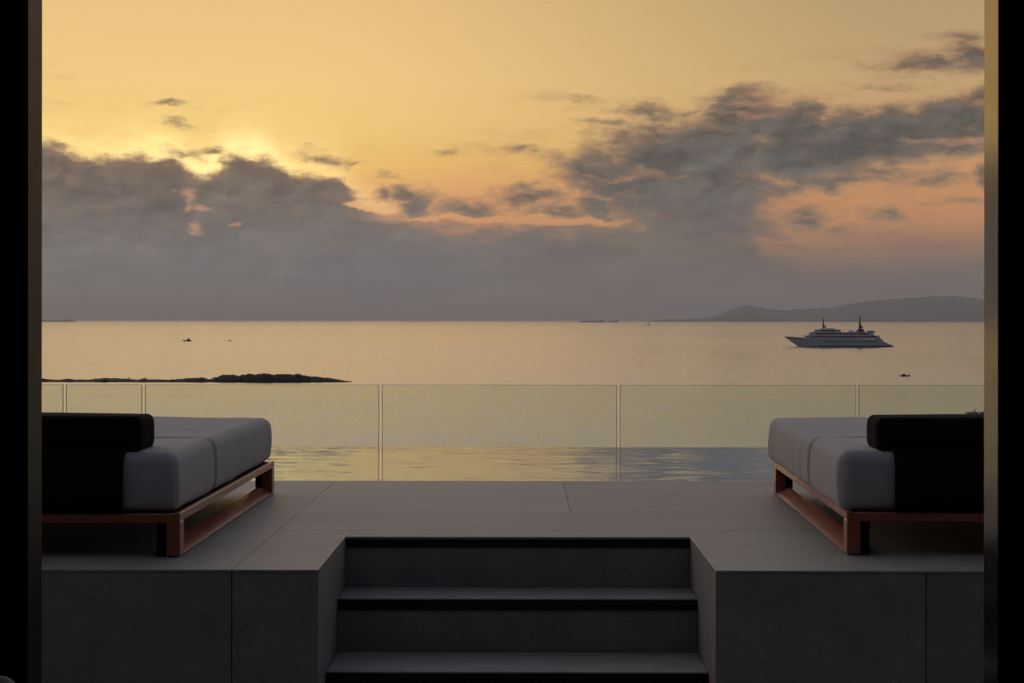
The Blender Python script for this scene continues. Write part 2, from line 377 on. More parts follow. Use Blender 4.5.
def pool_f(t):
    P = pos(t)
    Nw = wave_normal(t, P, [((2.2, 7.5, 1), (0.010, 0.042), 4), ((7.0, 26.0, 1), (0.008, 0.085), 4), ((0.5, 0.7, 1), (0.006, 0.010), 2)], 0.007)
    return pbsdf(t, t.mix(t.noise(P, 1.5), (0.02, 0.16, 0.42, 1), (0.03, 0.20, 0.50, 1)), 0.03, normal=Nw, ior=1.333)
M['pool'] = mat('pool_water', pool_f)
bm = bmesh.new()
R = 85000.0
rings = [0, 60, 200, 700, 2500, 9000, 30000, R]
c = bm.verts.new((0, 0, SEA_Z)); prev = None
for r in rings[1:]:
    cur = [bm.verts.new((r*math.cos(2*math.pi*i/96), r*math.sin(2*math.pi*i/96), SEA_Z)) for i in range(96)]
    for i in range(96):
        j = (i+1) % 96
        if prev is None: bm.faces.new((c, cur[i], cur[j]))
        else: bm.faces.new((prev[i], cur[i], cur[j], prev[j]))
    prev = cur
tag(obj('sea', bm, M['sea']), 'calm grey gold sea reaching the horizon', kind='structure')

# far hills on the right
def px_profile(points, x):
    if x <= points[0][0]: return points[0][1]
    for (a, ya), (b, yb) in zip(points, points[1:]):
        if x <= b:
            k = (x - a) / (b - a); k = k*k*(3-2*k)*0.5 + k*0.5
            return ya + (yb - ya) * k
    return points[-1][1]
def ridge(name, prof, base_y, dist, depth, x0, x1, nx, ny, m, rough, label, seed=0.0, step=1.0):
    """terrain ridge: prof gives picture heights (px above the waterline) turned into metres at its distance"""
    bm = bmesh.new(); grid = []
    sc = dist / F
    for i in range(nx + 1):
        px = x0 + (x1 - x0) * i / nx
        X = at_depth(px, HOR, dist).x
        H = max(0.0, px_profile(prof, px)) * sc
        if rough < 10: H *= 0.88 + 0.18 * noise.fractal(Vector((px * 0.16, 0.5, seed)), 1.0, 2.0, 4)
        col = []
        for j in range(ny + 1):
            q = j / ny; t = q * 2 - 1
            shape = max(0.0, 1 - abs(t)**1.7)
            n = noise.fractal(Vector((X / (rough * 6) + seed, t * 2.0, seed)), 1.0, 2.0, 5)
            off = (1 + 0.35 * n)
            Y = dist + depth * (q - 0.35) + rough * 2.0 * noise.noise(Vector((X / (rough*9), 3.3, seed)))
            z = SEA_Z - 0.02 * rough + H * min(1.0, shape * 1.05) * (off if shape < 0.85 else 1 + 0.06 * n)
            if shape <= 0: z = SEA_Z - 0.3 * rough
            col.append(bm.verts.new((X * (1 + (Y - dist) / dist), Y, z)))
        grid.append(col)
    for i in range(nx):
        for j in range(ny):
            bm.faces.new((grid[i][j], grid[i+1][j], grid[i+1][j+1], grid[i][j+1]))
    return tag(obj(name, bm, m, smooth=True), label, kind='structure')
HP = [(640,0),(655,1.4),(668,3.0),(680,2.6),(694,3.0),(706,4.5),(718,7.5),(730,12),(740,15.5),(748,17.5),(757,15),(770,12.5),(785,12.3),(805,13.5),(830,15),(848,18.5),(868,21.5),(890,23.5),(915,25),(935,26),(955,26),(975,24.5),(990,22),(1040,18),(1100,10),(1160,0)]
ridge('hills', HP, 0, 28000.0, 5200.0, 636, 1165, 260, 12, M['hill'], 260.0, 'low purple grey headland far across the sea', 1.7)
IP = [(-160,0),(-100,3),(-40,5),(20,3),(42,3.6),(50,2.4),(60,2.0),(68,3.0),(75,2.2),(90,2.2),(103,3.8),(115,4.2),(126,3.2),(134,2.4),(145,3.6),(152,2.6),(172,2.2),(190,4.2),(203,4.6),(209,2.4),(216,4.8),(222,7.6),(232,8.6),(240,7.4),(250,7.8),(262,9.0),(280,8.8),(296,9.0),(304,7.4),(314,5.4),(328,4.2),(338,2.6),(350,0.2),(354,0)]
ridge('islet', IP, 0, 632.0, 16.0, -160, 354, 520, 14, M['rock'], 1.5, 'low dark rocky reef lying off the shore on the left', 4.4)
def shard_rocks():
    rnd = random.Random(8); bm = bmesh.new()
    for k in range(60):
        px = rnd.uniform(30, 346); h = px_profile(IP, px) * 632 / F
        p = at_depth(px, HOR, 632 + rnd.uniform(-5, 4)); s = rnd.uniform(0.3, 0.8)
        if s > h * 0.55 + 0.1: s = h * 0.55 + 0.1
        mtx = Matrix.Translation((p.x, p.y, SEA_Z + h * rnd.uniform(0.2, 0.8))) @ Matrix.Rotation(rnd.uniform(0, 6), 4, (rnd.random(), rnd.random(), 1)) @ Matrix.Diagonal((s * rnd.uniform(1, 2.4), s, s * 0.62, 1))
        r = bmesh.ops.create_icosphere(bm, subdivisions=1, radius=0.7, matrix=mtx)
        for v in r['verts']: v.co += Vector((rnd.uniform(-.2, .2), rnd.uniform(-.2, .2), rnd.uniform(-.12, .12))) * s
    return tag(obj('reef_rocks', bm, M['rock']), 'dark loose boulders strewn along the reef', kind='stuff')
shard_rocks()

# ------------------------------------------------------------------ terrace
EY = on_plane(512, 570.3, 0).y            # front edge of the raised deck
BY = on_plane(520, 537.0, 0).y            # back of the stair recess
WY = on_plane(520, 481.0, 0).y            # deck / pool edge
XL = on_plane(318, 570.3, 0).x; XR = on_plane(716, 571.2, 0).x   # recess sides
FZ = -0.74                                # lower floor
XO = 6.5
GR = [-0.935 + 1.13 * k for k in range(-5, 7)]
rows = [EY, on_plane(520, 530.5, 0).y, on_plane(520, 512.0, 0).y, WY]
root = empty('terrace', (0, EY, FZ)); tag(root, 'raised grey stone terrace', kind='structure')
def under(parent, o):
    o.parent = parent; o.matrix_parent_inverse = Matrix.Translation(-Vector(parent.location)); return o
bm = bmesh.new()
g = 0.0008
for r in range(3):
    y0, y1 = rows[r], rows[r+1]
    xs = sorted([-XO, XO] + [x for x in GR if -XO < x < XO and not (r < 2 and abs(x - 0.195) < 0.01)])
    for a, b in zip(xs, xs[1:]):
        segs = [(a, b, y0, y1)]
        if r == 0:
            segs = []
            if a < XL: segs.append((a, min(b, XL), y0, y1))
            if b > XR: segs.append((max(a, XR), b, y0, y1))
            if b > XL and a < XR: segs.append((max(a, XL) , min(b, XR), BY, y1))
        for (p, q, s, u) in segs:
            fx0 = g if abs(p - XL) > 1e-6 and abs(p - XR) > 1e-6 else 0
            fx1 = g if abs(q - XL) > 1e-6 and abs(q - XR) > 1e-6 else 0
            if q - p > 0.01: box(bm, p + fx0, q - fx1, s + (g if s not in (EY, BY) else 0), u - g, -0.009, 0.0, 0.0010, 1)
under(root, obj('deck_tiles', bm, M['stone']))
bm = bmesh.new()   # body under the tiles
box(bm, -XO, XL - 0.021, EY + 0.021, BY - 0.001, FZ - 0.2, -0.011)
box(bm, XR + 0.021, XO, EY + 0.021, BY - 0.001, FZ - 0.2, -0.011)
box(bm, -XO, XO, BY + 0.021, WY - 0.002, FZ - 0.2, -0.0115)
under(root, obj('core', bm, M['stone_dark']))
bm = bmesh.new()   # front cladding panels
xs = [x for x in GR if x < XL]; xs = [-XO] + [x for x in xs if x > -XO] + [XL]
for a, b in zip(xs, xs[1:]):
    if b - a > 0.02: box(bm, a + 0.0018, b - (0.0018 if b != XL else 0), EY + 0.001, EY + 0.020, FZ - 0.1, -0.0105, 0.001, 1)
xs = [XR] + [x for x in [1.285 + 1.13*k for k in range(0, 5)] if x < XO] + [XO]
for a, b in zip(xs, xs[1:]):
    if b - a > 0.02: box(bm, a + (0.0018 if a != XR else 0), b - 0.0018, EY + 0.001, EY + 0.020, FZ - 0.1, -0.0105, 0.001, 1)
under(root, obj('front_panels', bm, M['stone']))
bm = bmesh.new()   # cheeks
box(bm, XL - 0.020, XL - 0.0005, EY + 0.0205, BY + 0.02, FZ - 0.1, -0.0105)
box(bm, XR + 0.0005, XR + 0.020, EY + 0.0205, BY + 0.02, FZ - 0.1, -0.0105)
under(root, obj('cheek', bm, M['stone']))
# steps
ZS = 0.185
t1 = on_plane(520, 599.5, -ZS).y; t2 = on_plane(520, 673.0, -2*ZS).y; t3 = t2 - (t1 - t2)
st = empty('steps', (0, BY, FZ)); tag(st, 'grey stone steps with black nosings between the two terrace blocks', kind='structure')
bm = bmesh.new(); bn = bmesh.new()
edges = [BY, t1, t2, t3]
for k in range(4):
    z1 = -k * ZS; yb = edges[k]; znext = z1 - ZS
    # riser
    if z1 > FZ: box(bm, XL + 0.001, XR - 0.001, yb + 0.006, yb + 0.019, max(znext, FZ) + 0.0005, z1 - 0.040)
    # black nosing strip under the tread lip
    box(bn, XL + 0.001, XR - 0.001, yb - 0.0, yb + 0.0185, z1 - 0.038, z1 - 0.0125 if k == 0 else z1 - 0.0225)
    box(bn, XL + 0.001, XR - 0.001, yb - 0.001, yb + 0.0185, z1 - 0.0123 if k == 0 else z1 - 0.0222, z1 - (0.0095 if k == 0 else 0.0010), 0.001, 1)
    if k > 0 and z1 > FZ + 0.01:   # tread
        box(bm, XL + 0.001, XR - 0.001, yb + 0.0192, edges[k-1] + 0.004, z1 - 0.03, z1, 0.0015, 1)
under(st, obj('treads', bm, M['stone'])); under(st, obj('nosing', bn, M['nosing']))
# lower floor between house and terrace
bm = bmesh.new()
for i in range(-6, 7):
    for j in range(0, 9):
        y0 = -3.0 + j * 1.05
        if y0 < t3 + 0.2: box(bm, i*1.13 - 0.6, i*1.13 + 0.527, y0, y0 + 1.047, FZ - 0.05, FZ, 0.001, 1)
tag(obj('floor', bm, M['floor']), 'pale stone floor', kind='structure')
bm = bmesh.new(); box(bm, -7.6, 7.6, -3.2, EY + 0.02, FZ - 0.25, FZ - 0.052)
tag(obj('floor_base', bm, M['stone_dark']), 'slab under the stone floor', kind='structure')

# pool
PZ = -0.035
PY = on_plane(520, 447.2, PZ).y
bm = bmesh.new()
nx, ny = 2, 2
vs = [[bm.verts.new((-9 + 18*i/nx, WY + 0.004 + (PY - WY - 0.004)*j/ny, PZ)) for j in range(ny+1)] for i in range(nx+1)]
for i in range(nx):
    for j in range(ny): bm.faces.new((vs[i][j], vs[i+1][j], vs[i+1][j+1], vs[i][j+1]))
tag(obj('pool_water', bm, M['pool']), 'rippled infinity pool water at the deck edge', kind='structure')
bm = bmesh.new()
box(bm, -9.2, 9.2, PY + 0.0, PY + 0.035, -1.4, PZ - 0.002)      # thin overflow wall
box(bm, -9.2, 9.2, WY + 0.004, PY - 0.002, -1.6, -1.38)
box(bm, -9.2, 9.2, PY + 0.0355, PY + 0.30, -1.6, -0.45)
tag(obj('pool_basin', bm, M['stone']), 'stone pool basin with overflow edge', kind='structure')

# slope from the pool down to the shore
bm = bmesh.new()
prof = [(PY + 0.3, -3.0), (PY + 4, -3.9), (25, -8), (40, -15), (52, -19.6), (62, -22)]
NX = 60; grid = []
for i in range(NX + 1):
    X = -60 + 120 * i / NX; col = []
    for (yy, zz) in prof:
        nz = noise.noise(Vector((X * 0.15, yy * 0.12, 2.0)))
        col.append(bm.verts.new((X, yy + nz * 1.2 * (yy > PY + 1), zz + nz * 0.9 * (yy > PY + 1))))
    grid.append(col)
for i in range(NX):
    for j in range(len(prof) - 1): bm.faces.new((grid[i][j], grid[i+1][j], grid[i+1][j+1], grid[i][j+1]))
a = [bm.verts.new((x, y, -3.0)) for x, y in ((-60, -30), (60, -30), (60, PY + 0.3), (-60, PY + 0.3))]
bm.faces.new(a)
tag(obj('hillside', bm, M['slope']), 'scrubby slope dropping from the pool to the shore', kind='structure')

# ------------------------------------------------------------------ house: dark room with the doorway
JY = 3.0
xl = at_depth(28, HOR, JY).x; xr = at_depth(998, HOR, JY).x
JL = xl / (ray(42, HOR).x / ray(42, HOR).y); JR = xr / (ray(984, HOR).x / ray(984, HOR).y)
house = empty('house', (0, JY, FZ)); tag(house, 'dark house wall around the open doorway the picture looks out of', 'house')
CE = 2.25
bm = bmesh.new()
box(bm, -7.5, xl - 0.012, JY + 0.004, JL - 0.002, FZ - 0.04, CE)
box(bm, xr + 0.012, 7.5, JY + 0.004, JR - 0.002, FZ - 0.04, CE)
box(bm, xl - 0.012, xr + 0.012, JY + 0.004, JL - 0.002, CE - 0.5, CE)
box(bm, -7.5, -3.0, -3.0, JY + 0.003, FZ - 0.04, CE); box(bm, 3.0, 7.5, -3.0, JY + 0.003, FZ - 0.04, CE)
box(bm, -7.5, 7.5, -3.2, -3.002, FZ - 0.04, CE)
under(house, obj('wall', bm, M['wall']))
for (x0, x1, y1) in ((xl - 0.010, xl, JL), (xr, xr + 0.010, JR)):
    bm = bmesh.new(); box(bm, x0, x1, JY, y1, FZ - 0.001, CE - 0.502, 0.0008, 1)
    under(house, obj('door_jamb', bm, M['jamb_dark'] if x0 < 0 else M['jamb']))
bm = bmesh.new(); box(bm, -7.5, 7.5, -3.2, 3.5, CE + 0.002, CE + 0.2)
under(house, obj('roof', bm, M['soffit']))

# ------------------------------------------------------------------ daybeds
def soft_box(w, d, h, r, crown=0.012, wr=0.004, seed=0.0, n=(26, 34, 12), sag=0.0):
    """padded cushion: rounded box with crowned top and slack cover; origin at bottom centre"""
    bm = bmesh.new(); cache = {}
    hx, hy, hz = w/2, d/2, h/2
    def pt(i, j, k):
        key = (i, j, k)
        if key in cache: return cache[key]
        # denser near the edges
        def map_(q, n_, hh):
            t = q / n_ * 2 - 1
            e = r / hh
            s = abs(t); c = 0.62
            v_ = s / c * (1 - e) if s < c else (1 - e) + (s - c) / (1 - c) * e
            return math.copysign(v_ * hh, t)
        p = Vector((map_(i, n[0], hx), map_(j, n[1], hy), map_(k, n[2], hz)))
        inner = Vector((max(-hx + r, min(hx - r, p.x)), max(-hy + r, min(hy - r, p.y)), max(-hz + r, min(hz - r, p.z))))
        q = p - inner
        if q.length > 1e-9:
            mx = max(abs(q.x), abs(q.y), abs(q.z))
            q = q.normalized() * mx
        p2 = inner + q
        fx, fy, fz = p2.x/hx, p2.y/hy, p2.z/hz
        nrm = q.normalized() if q.length > 1e-9 else Vector((0, 0, 1))
        # crown and side bulge
        bul = crown * ((1 - fx*fx) * (1 - fy*fy)) * (1 if nrm.z > 0 else 0.0) * abs(nrm.z)
        side = 0.6 * crown * (1 - fz*fz)
        p3 = p2 + Vector((nrm.x * side, nrm.y * side, bul))
        # slack folds on the sides (vertical), denser low down
        s_ = p2.x if abs(nrm.y) > abs(nrm.x) else p2.y
        f = noise.noise(Vector((s_ * 17 + seed, p2.z * 2.0, seed))) + 0.6 * noise.noise(Vector((s_ * 41, p2.z * 5, seed + 4)))
        amt = wr * (0.5 + 0.7 * (0.5 - fz * 0.5)) * (1 - abs(nrm.z))
        p3 += Vector((nrm.x, nrm.y, 0)) * f * amt
        p3.z += nrm.z * wr * (0.9 * noise.noise(Vector((p2.x * 3.2, p2.y * 3.2, seed + 9))) + 0.35 * abs(noise.noise(Vector((p2.x * 7 + p2.y * 3, p2.y * 6, seed + 2)))))
        v_ = bm.verts.new((p3.x, p3.y, p3.z + hz)); cache[key] = v_; return v_
    for k in (0, n[2]):
        for i in range(n[0]):
            for j in range(n[1]): bm.faces.new((pt(i,j,k), pt(i+1,j,k), pt(i+1,j+1,k), pt(i,j+1,k)))
    for j in (0, n[1]):
        for i in range(n[0]):
            for k in range(n[2]): bm.faces.new((pt(i,j,k), pt(i+1,j,k), pt(i+1,j,k+1), pt(i,j,k+1)))
    for i in (0, n[0]):
        for j in range(n[1]):
            for k in range(n[2]): bm.faces.new((pt(i,j,k), pt(i,j+1,k), pt(i,j+1,k+1), pt(i,j,k+1)))
    return bm
def move(bm, x, y, z): bmesh.ops.translate(bm, verts=bm.verts[:], vec=(x, y, z)); return bm
def daybed(near, far, s, label, seed, mo, ho, fo):
    """near, far: ground corners on the aisle side; s = -1 when the bed reaches left, +1 right"""
    L = (far - near).length
    rz = math.atan2(far.y - near.y, far.x - near.x) - math.pi/2
    b = empty('daybed', near, rz); tag(b, label, 'daybed', 'daybeds on the terrace')
    Wd = 1.62; H = 0.150; T = 0.030; LW = 0.046
    def X(a, c): return (min(s*a, s*c), max(s*a, s*c))
    # legs at the corners (deep blades), aisle side and far side
    for xx in (0.0, Wd - LW):
        for yy in (0.0, L - 0.075):
            bm = bmesh.new(); a, c = X(xx, xx + LW); box(bm, a, c, yy, yy + 0.075, 0.004, H - T + 0.0, 0.002, 1)
            obj('leg', bm, M['wood'], b)
            bm = bmesh.new(); a, c = X(xx + LW + 0.002, xx + LW + 0.034) if xx == 0 else X(xx - 0.034, xx - 0.002)
            box(bm, a, c, yy + 0.012, yy + 0.06, 0.0, H - T - 0.002, 0.003, 1); obj('foot', bm, M['rubber'], b)
    for xx in (0.0, Wd - LW):
        bm = bmesh.new(); a, c = X(xx, xx + 0.018) if xx == 0 else X(xx + LW - 0.018, xx + LW); box(bm, a, c, 0.0, L, H - T + 0.0005, H, 0.002, 1)
        obj('side_rail', bm, M['wood'], b)
        # bevelled plank on the ground between the legs
        bm = bmesh.new()
        if xx == 0.0: pr = [(0.001, 0.004), (0.076, 0.004), (0.076, 0.034), (0.066, 0.034), (0.001, 0.007)]
        else: pr = [(Wd - 0.001, 0.004), (Wd - 0.001, 0.007), (Wd - 0.056, 0.036), (Wd - 0.066, 0.036), (Wd - 0.066, 0.004)]
        prism(bm, [(s*p[0], p[1]) for p in pr], 0.0755, L - 0.0755); obj('lower_rail', bm, M['wood'], b)
    for yy in (0.0, L - 0.04):
        bm = bmesh.new(); a, c = X(0.019, Wd - 0.019); box(bm, a, c, yy, yy + 0.018, H - T - 0.004, H - 0.003, 0.002, 1)
        obj('cross_rail', bm, M['wood'], b)
    bm = bmesh.new(); a, c = X(0.020, Wd - 0.020)
    box(bm, a, c, 0.020, L - 0.042, H - T + 0.001, H - 0.010); obj('base_board', bm, M['rubber'], b)  # bed base, black to put in the shadow between mattress and rail
    # two mattress cushions
    mw = Wd - 0.05; split = 0.76; zb = H - 0.006
    mh = 0.208
    bm = soft_box(mw, split - 0.014, mh, 0.036, 0.020, 0.0075, seed, (64, 34, 18))
    obj('mattress', move(bm, s*(mo + mw/2), 0.02 + split/2, zb), M['fabric'], b, True)
    d2 = L - split - 0.042
    bm = soft_box(mw, d2, mh, 0.036, 0.022, 0.0075, seed + 5, (64, 80, 18))
    obj('mattress', move(bm, s*(mo + mw/2), 0.026 + split + d2/2, zb), M['fabric'], b, True)
    # weighted headrest: cushion on top, flap down the end
    hx0 = ho
    hw = Wd - hx0 - 0.15
    bm = soft_box(hw, 0.235, 0.124 if s < 0 else 0.118, 0.022, 0.008, 0.003, seed + 11, (24, 12, 10))
    hd = obj('headrest', move(bm, s*(hx0 + hw/2), 0.16, zb + mh - 0.004), M['fabric_black'], b, True)
    bm = bmesh.new()
    f0, f1 = fo, Wd - 0.19; n = 22; yy = -0.006
    vs = []
    for i in range(n + 1):
        xx = f0 + (f1 - f0) * i / n; col = []
        for (dy, z) in ((0.07, zb + mh + 0.010), (0.045, zb + mh + 0.006), (0.012, zb + mh - 0.018), (0.0, zb + mh - 0.05), (0.0, zb + mh - 0.1), (0.0, zb + 0.1), (0.0, zb + 0.05), (0.0, zb + 0.006)):
            w_ = 0.003 * noise.noise(Vector((xx * 9, z * 4, seed)))
            col.append(bm.verts.new((s*xx, yy + dy + w_, z)))
        vs.append(col)
    for i in range(n):
        for j in range(7): bm.faces.new((vs[i][j], vs[i+1][j], vs[i+1][j+1], vs[i][j+1]))
    bmesh.ops.recalc_face_normals(bm, faces=bm.faces[:])
    bmesh.ops.solidify(bm, geom=bm.faces[:], thickness=0.007)
    obj('flap', bm, M['fabric_black'], hd, True)
    return b
daybed(on_plane(180, 557.5, 0), on_plane(274.4, 492.8, 0), -1, 'low teak daybed with grey mattress and black headrest, left of the steps', 1.0, 0.020, 0.143, 0.192)
daybed(on_plane(846.8, 555.5, 0), on_plane(773.8, 493.0, 0), 1, 'low teak daybed with grey mattress and black headrest, right of the steps', 23.0, -0.018, 0.112, 0.163)

# ------------------------------------------------------------------ glass balustrade beyond the pool
GY = PY + 0.06
seams = [at_depth(px, HOR, GY).x for px in (64.5, 143.5, 380.5, 618.5, 857.5)]
w = seams[3] - seams[2]
seams = [seams[0] - 2*w, seams[0] - w] + seams + [seams[-1] + w, seams[-1] + 2*w]
GT = at_depth(500, 384.9, GY).z; GB = -0.42; gap = 0.0095
names = ['glass panel far outside the left door edge', 'glass panel cut off by the left edge of the doorway', 'narrowest glass panel, behind the left daybed headrest',
         'glass panel behind the mattress of the left daybed', 'glass panel in the middle, straight above the steps', 'glass panel between the steps and the right daybed, directly below the yacht',
         'glass panel behind the right daybed headrest', 'glass panel far outside the right door edge']
for i in range(len(seams) - 1):
    x0, x1 = seams[i] + gap, seams[i+1] - gap
    p = empty('glass_panel', ((x0+x1)/2, GY, GB)); tag(p, names[i], 'glass panel', 'glass balustrade panels')
    hw = (x1 - x0) / 2; e = 0.0035; H = GT - GB
    bm = bmesh.new(); box(bm, -hw + e, hw - e, 0, 0.016, 0, H - 0.002); obj('pane', bm, M['glass'], p)
    bm = bmesh.new()
    box(bm, -hw, -hw + e - 0.0003, 0.001, 0.015, 0, H - 0.002); box(bm, hw - e + 0.0003, hw, 0.001, 0.015, 0, H - 0.002)
    box(bm, -hw, hw, 0.001, 0.015, H - 0.0018, H)
    obj('polished_edge', bm, M['glass_edge'], p)
    bm = bmesh.new(); box(bm, -hw, hw, -0.02, 0.036, -0.04, -0.002, 0.003, 1); obj('clamp_rail', bm, M['steel'], p)

# ------------------------------------------------------------------ boats
def paint(name, c, rough=0.4):
    return mat(name, lambda t: pbsdf(t, t.mix(t.noise(obco(t), 0.4, 4), tuple(0.86*v for v in c[:3]) + (1,), c), rough))
M['hull'] = paint('white_hull_paint', (0.70, 0.72, 0.76, 1)); M['navy'] = paint('dark_waterline_paint', (0.02, 0.025, 0.035, 1))
M['deckw'] = paint('white_superstructure_paint', (0.72, 0.72, 0.74, 1)); M['window'] = mat('tinted_window', lambda t: pbsdf(t, t.mix(t.noise(obco(t), 0.5), (0.01, 0.012, 0.016, 1), (0.02, 0.022, 0.03, 1)), 0.1))
M['teakdeck'] = paint('teak_deck', (0.22, 0.14, 0.08, 1)); M['mastm'] = paint('dark_mast_paint', (0.09, 0.09, 0.10, 1))
M['rust'] = paint('dark_cargo_hull', (0.05, 0.035, 0.035, 1)); M['orange'] = paint('orange_tender', (0.45, 0.12, 0.03, 1))

def hull_mesh(stations):
    """stations: (x, half width at deck, half width at water, deck z, keel z, x shift at water)"""
    bm = bmesh.new(); rings_ = []
    for (x, hw, ww, dz, kz, sh) in stations:
        rings_.append([bm.verts.new(c) for c in ((x, -hw, dz), (x + sh*0.45, -(hw*0.6 + ww*0.4), dz*0.5), (x + sh, -ww, kz), (x + sh, ww, kz), (x + sh*0.45, hw*0.6 + ww*0.4, dz*0.5), (x, hw, dz))])
    for a, b in zip(rings_, rings_[1:]):
        for i in range(6):
            j = (i+1) % 6
            try: bm.faces.new((a[i], a[j], b[j], b[i]))
            except ValueError: pass
    bm.faces.new(rings_[0][::-1]); bm.faces.new(rings_[-1])
    return bm
def tier(bm, x0, x1, hw, z0, z1, slope0, slope1, nose=2.0):
    """deck house: raked front (x0 side, towards the bow) and raked stern end, rounded nose"""
    bot = [(x0, 0), (x0 + nose*0.35, hw*0.62), (x0 + nose, hw*0.93), (x0 + nose*1.8, hw), (x1 - 1.0, hw), (x1, hw*0.9), (x1, -hw*0.9), (x1 - 1.0, -hw), (x0 + nose*1.8, -hw), (x0 + nose, -hw*0.93), (x0 + nose*0.35, -hw*0.62)]
    A = [bm.verts.new((x, y, z0)) for x, y in bot]
    mid = (x0 + x1)/2
    B = [bm.verts.new((x + (slope0 if x < mid else -slope1), y*0.95, z1)) for x, y in bot]
    n_ = len(bot)
    for i in range(n_): bm.faces.new((A[i], A[(i+1) % n_], B[(i+1) % n_], B[i]))
    bm.faces.new(A[::-1]); bm.faces.new(B)
def yacht():
    d = 21.2 * F / (346.6 - HOR)
    p0 = on_plane(784, 346.6, SEA_Z); p1 = on_plane(893.5, 347.0, SEA_Z)
    Lh = (p1 - p0).length; k = Lh / 90.0
    y = empty('yacht', p0, math.atan2(p1.y - p0.y, p1.x - p0.x))
    tag(y, 'large white motor yacht with two masts anchored off shore', 'yacht')
    y.scale = (k, k, k)
    stt = [(0.0, 0.25, 0.15, 8.6, -0.3, 12.5), (4, 1.6, 0.6, 8.2, -0.4, 9.2), (10, 3.6, 1.8, 7.7, -0.4, 5.0), (18, 5.6, 3.8, 7.3, -0.4, 2.0), (30, 6.8, 5.8, 7.0, -0.4, 0.5), (48, 7.1, 6.4, 6.8, -0.4, 0.0), (66, 7.0, 6.4, 6.7, -0.4, 0), (76, 6.8, 6.2, 6.4, -0.4, 0), (81, 6.5, 6.0, 5.2, -0.4, 0.0), (86, 6.2, 5.8, 2.6, -0.4, 0.0), (90, 5.8, 5.5, 1.0, -0.4, 0.0)]
    obj('hull', hull_mesh(stt), M['hull'], y)
    bm = bmesh.new(); 
    # boot stripe: follows the water line just proud of the hull
    for sgn in (-1, 1):
        pts_ = [(x + sh, sgn*(ww + 0.13)) for (x, hw, ww, dz, kz, sh) in stt]
        lo = [bm.verts.new((a, b, -0.35)) for a, b in pts_]; hi = [bm.verts.new((a - 0.6, b*1.01 + sgn*0.05, 1.05)) for a, b in pts_]
        for i in range(len(pts_) - 1): bm.faces.new((lo[i], lo[i+1], hi[i+1], hi[i]))
    obj('waterline', bm, M['navy'], y)
    bm = bmesh.new(); 
    xs_ = [(4.0, 1.6, 8.25), (10, 3.5, 7.75), (18, 5.4, 7.35)]
    for sgn in (-1, 1):   # dark bulwark strip, shade laid on as colour towards the bow
        A = [bm.verts.new((x, sgn*(w_ + 0.16), z)) for x, w_, z in [(0.6, 0.4, 8.65)] + xs_]; B = [bm.verts.new((x + 0.6, sgn*(w_ + 0.1), z - 1.0)) for x, w_, z in [(0.6, 0.4, 8.65)] + xs_]
        for i in range(3): bm.faces.new((A[i], A[i+1], B[i+1], B[i]))
    obj('bulwark_shade', bm, M['mastm'], y)
    tiers = [(15.5, 79.5, 6.5, 6.9, 9.2, 2.2, 1.2), (19, 75.0, 6.0, 9.5, 11.9, 2.6, 2.0), (23.5, 47.5, 5.3, 12.2, 14.2, 2.6, 1.2), (27, 43, 4.4, 14.4, 15.4, 2.0, 1.5)]
    for i, (x0, x1, hw, z0, z1, s0, s1) in enumerate(tiers):
        bm = bmesh.new(); tier(bm, x0, x1, hw, z0, z1, s0, s1, 3.0); o = obj('deckhouse', bm, M['deckw'], y)
        if i < 3:
            zc0, zc1 = z0 + (z1 - z0)*0.42, z0 + (z1 - z0)*0.80
            wx = x0 + 7.5
            while wx + 2.2 < x1 - 4:
                for sgn in (-1, 1):
                    bm = bmesh.new(); box(bm, wx, wx + 2.4, sgn*(hw*0.94), sgn*(hw*1.0 + 0.06), zc0, zc1)
                    obj('window', bm, M['window'], o)
                wx += 3.1
            bm = bmesh.new(); tier(bm, x0 - 1.2, x1 + 1.0 - (0 if i else 1), hw + 0.4, z1 + 0.02, z1 + 0.28, 0.0, 0.0, 3.0); obj('deck_edge', bm, M['deckw'], o)
    for i in range(17):
        for sgn in (-1, 1):
            bm = bmesh.new(); box(bm, 34 + i*2.5, 35.5 + i*2.5, sgn*6.6, sgn*7.02, 4.3, 5.1); obj('window', bm, M['window'], y)
    # aft sun deck house, radar arch and funnel
    bm = bmesh.new(); tier(bm, 52, 58, 4.2, 12.2, 13.7, 1.0, 0.6, 1.6); obj('deckhouse', bm, M['deckw'], y)
    bm = bmesh.new(); tier(bm, 58.5, 67, 3.6, 12.2, 15.2, 2.5, 2.0, 1.6); obj('funnel', bm, M['mastm'], y)
    bm = bmesh.new(); tier(bm, 68, 75, 4.8, 12.25, 13.4, 0.6, 1.2, 1.2); obj('awning', bm, M['mastm'], y)
    bm = bmesh.new(); tier(bm, 74.5, 82.0, 5.6, 5.4, 9.0, 0.4, 4.5, 1.0); obj('deckhouse', bm, M['deckw'], y)
    for (mx, z0, z1, r) in ((32.6, 15.4, 24.2, 0.55), (62.6, 15.2, 26.0, 0.75)):
        bm = bmesh.new()
        bmesh.ops.create_cone(bm, cap_ends=True, segments=10, radius1=r*1.5, radius2=r*0.45, depth=z1 - z0, matrix=Matrix.Translation((mx, 0, (z0+z1)/2)))
        box(bm, mx - 0.3, mx + 0.3, -3.0, 3.0, z0 + (z1-z0)*0.45, z0 + (z1-z0)*0.50)
        box(bm, mx - 1.3, mx + 1.3, -0.4, 0.4, z0 + (z1-z0)*0.30, z0 + (z1-z0)*0.36)
        bmesh.ops.create_uvsphere(bm, u_segments=10, v_segments=6, radius=0.9, matrix=Matrix.Translation((mx + 1.6, 0, z0 + 1.3)))
        obj('mast', bm, M['mastm'], y)
